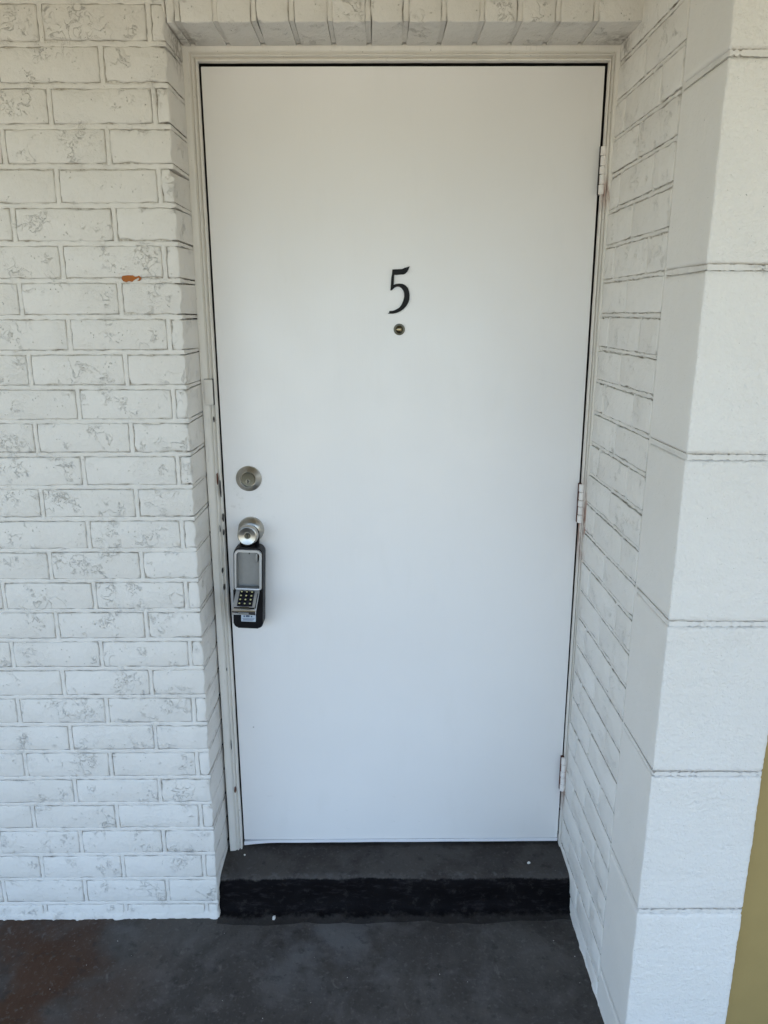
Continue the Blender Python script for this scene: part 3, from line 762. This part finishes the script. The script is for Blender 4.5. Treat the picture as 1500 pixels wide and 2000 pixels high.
# the compartment is cut into the shell's front: carve by letting the shell stop short there
kc = link('key_compartment', me, None, lb)
link('release_lever', bevbox('release_lever', .0195, .0245, -.0245, -.003, L_(.873), L_(.899), .001), M_SILVER2, kc)
link('latch_hole', prism('latch_hole', rrect(-.0012, .0012, L_(.8895), L_(.8945), .0011, 4), -.0032, -.0015), M_KEYWAY, kc)
# lid folded down towards the viewer: local frame l = along the lid from hinge to tip
hy, hz = -.0250, L_(.8045); ty, tz = -.0930, L_(.7690)
dv = Vector((0, ty-hy, tz-hz)); Ll = dv.length; dl = dv.normalized(); nv = Vector((0, -dl.z, dl.y)) * (1 if -dl.z*0 + dl.y > 0 else -1)
if nv.z < 0: nv = -nv
lid_m = Matrix(((1, dl.x, nv.x, 0), (0, dl.y, nv.y, hy), (0, dl.z, nv.z, hz), (0, 0, 0, 1)))
lid_e = bmesh.new()
def lidbox(name, x0, x1, a0, a1, h0, h1, bv, mat, parent):
    me = bevbox(name, x0, x1, a0, a1, h0, h1, bv, 2); me.materials.clear()
    return link(name, me, mat, parent)
bm = bmesh.new(); lid_e.free()
box(bm, -.0300, .0300, .002, Ll-.006, -.011, -.001)
bmesh.ops.bevel(bm, geom=bm.edges[:], offset=.002, segments=2, profile=.5, affect='EDGES')
me = mesh('lid', bm); smooth_angle(me, 40)
lid = link('lid', me, M_SILVER, lb); lid.matrix_local = lid_m
lidbox('lip', -.0305, .0305, Ll-.0075, Ll+.003, -.0135, .0008, .0022, M_CHROME, lid)
lidbox('thumb_bar', -.0130, .0130, Ll+.0015, Ll+.0045, -.0095, -.0035, .001, M_SILVER2, lid)
lidbox('latch_tongue', -.0120, .0120, Ll-.0135, Ll-.0080, -.002, .0012, .001, M_NICKEL_D, lid)
lidbox('dark_slot', -.0260, .0260, Ll-.0125, Ll-.0078, -.003, -.0004, .0004, M_KEYWAY, lid)
lidbox('side_slot', .0268, .0290, .016, Ll-.010, -.003, -.0002, .0004, M_KEYWAY, lid)
lidbox('key_mat', -.0195, .0195, .010, Ll-.016, -.003, .0004, .0008, M_NAVY, lid)
btn = lathe('button', [(.0056, -.001), (.0056, .0016), (.0050, .0028), (.0034, .0034), (0, .0035)], 16); btn.materials.append(M_RUBBER)
tip = lathe('button_print', [(.0026, .0032), (.0023, .0041), (0, .0043)], 10); tip.materials.append(M_YELLOW)
for rI in range(4):
    for cI in range(3):
        for me_, nm in ((btn, 'button'), (tip, 'button_dot')):
            o = link(nm, me_, None, lid, ((cI-1)*.0132, .0155 + rI*.0132, .0002)); o.rotation_euler = (R(-90), 0, 0)
hb = link('lid_hinge', bevbox('lid_hinge', -.030, .030, -.029, -.020, L_(.7995), L_(.8050), .0018), M_SILVER, lb)
# sticker on the shell below the lid
st = link('sticker', prism('sticker', rrect(-.0180, .0200, L_(.711), L_(.745), .001, 2), -.0230, -.0220), M_STICKER, lb)
bm = bmesh.new(); y_ = -.0234
for x0, x1, z0, z1 in ((-.013, .015, .7160, .7172), (-.015, .017, .7192, .7202), (-.015, .012, .7133, .7141), (-.006, .004, .7236, .7290), (-.012, -.008, .7236, .7282), (.007, .011, .7236, .7276), (-.013, .013, .7312, .7322), (-.013, .009, .7345, .7355)):
    box(bm, x0, x1, y_, y_+.0006, L_(z0), L_(z1))
link('sticker_print', mesh('sticker_print', bm), M_PRINT, st)

# ------------------------------------------------------------------ small litter on the black step and floor
def flake(name, x, y, z, sx, sy, sz, seed, label, group=None):
    q = random.Random(seed); bm = bmesh.new(); bmesh.ops.create_icosphere(bm, subdivisions=2, radius=1)
    for v in bm.verts:
        d = 1 + .45*noise.noise(v.co*1.7 + Vector((seed, 0, 0)))
        v.co = Vector((v.co.x*sx*d, v.co.y*sy*d, (v.co.z*sz*d)))
    o = link(name, mesh(name, bm), M_FLAKE, None, (x, y, z+sz*.6), label=label, category='debris', kind='thing')
    o.rotation_euler = (0, 0, q.uniform(0, 6))
    return o
flake('paint_flake', .105, -.172, FLOOR+.001, .0090, .0045, .0040, 3, 'long white paint flake lying at the foot of the black step')
flake('paint_flake', .815, -.085, -.0105, .0050, .0040, .0030, 5, 'white crumb on the right end of the black step')
flake('paint_flake', .008, -.045, -.0095, .0026, .0026, .0022, 8, 'tiny round white crumb on the step near the left jamb')
bm = bmesh.new(); q = random.Random(21)
for i in range(24):
    x = q.uniform(-.6, .9); y = q.uniform(-.55, -.22); r = q.uniform(.0004, .0012)
    m = Matrix.Translation((x, y, FLOOR+.0022*noise.noise(Vector((x*5, y*5, 1)))+.0004)) @ Matrix.Scale(.5, 4, (0, 0, 1))
    bmesh.ops.create_icosphere(bm, subdivisions=1, radius=r, matrix=m)
link('grit', mesh('grit', bm), M_FLAKE, None, kind='stuff')
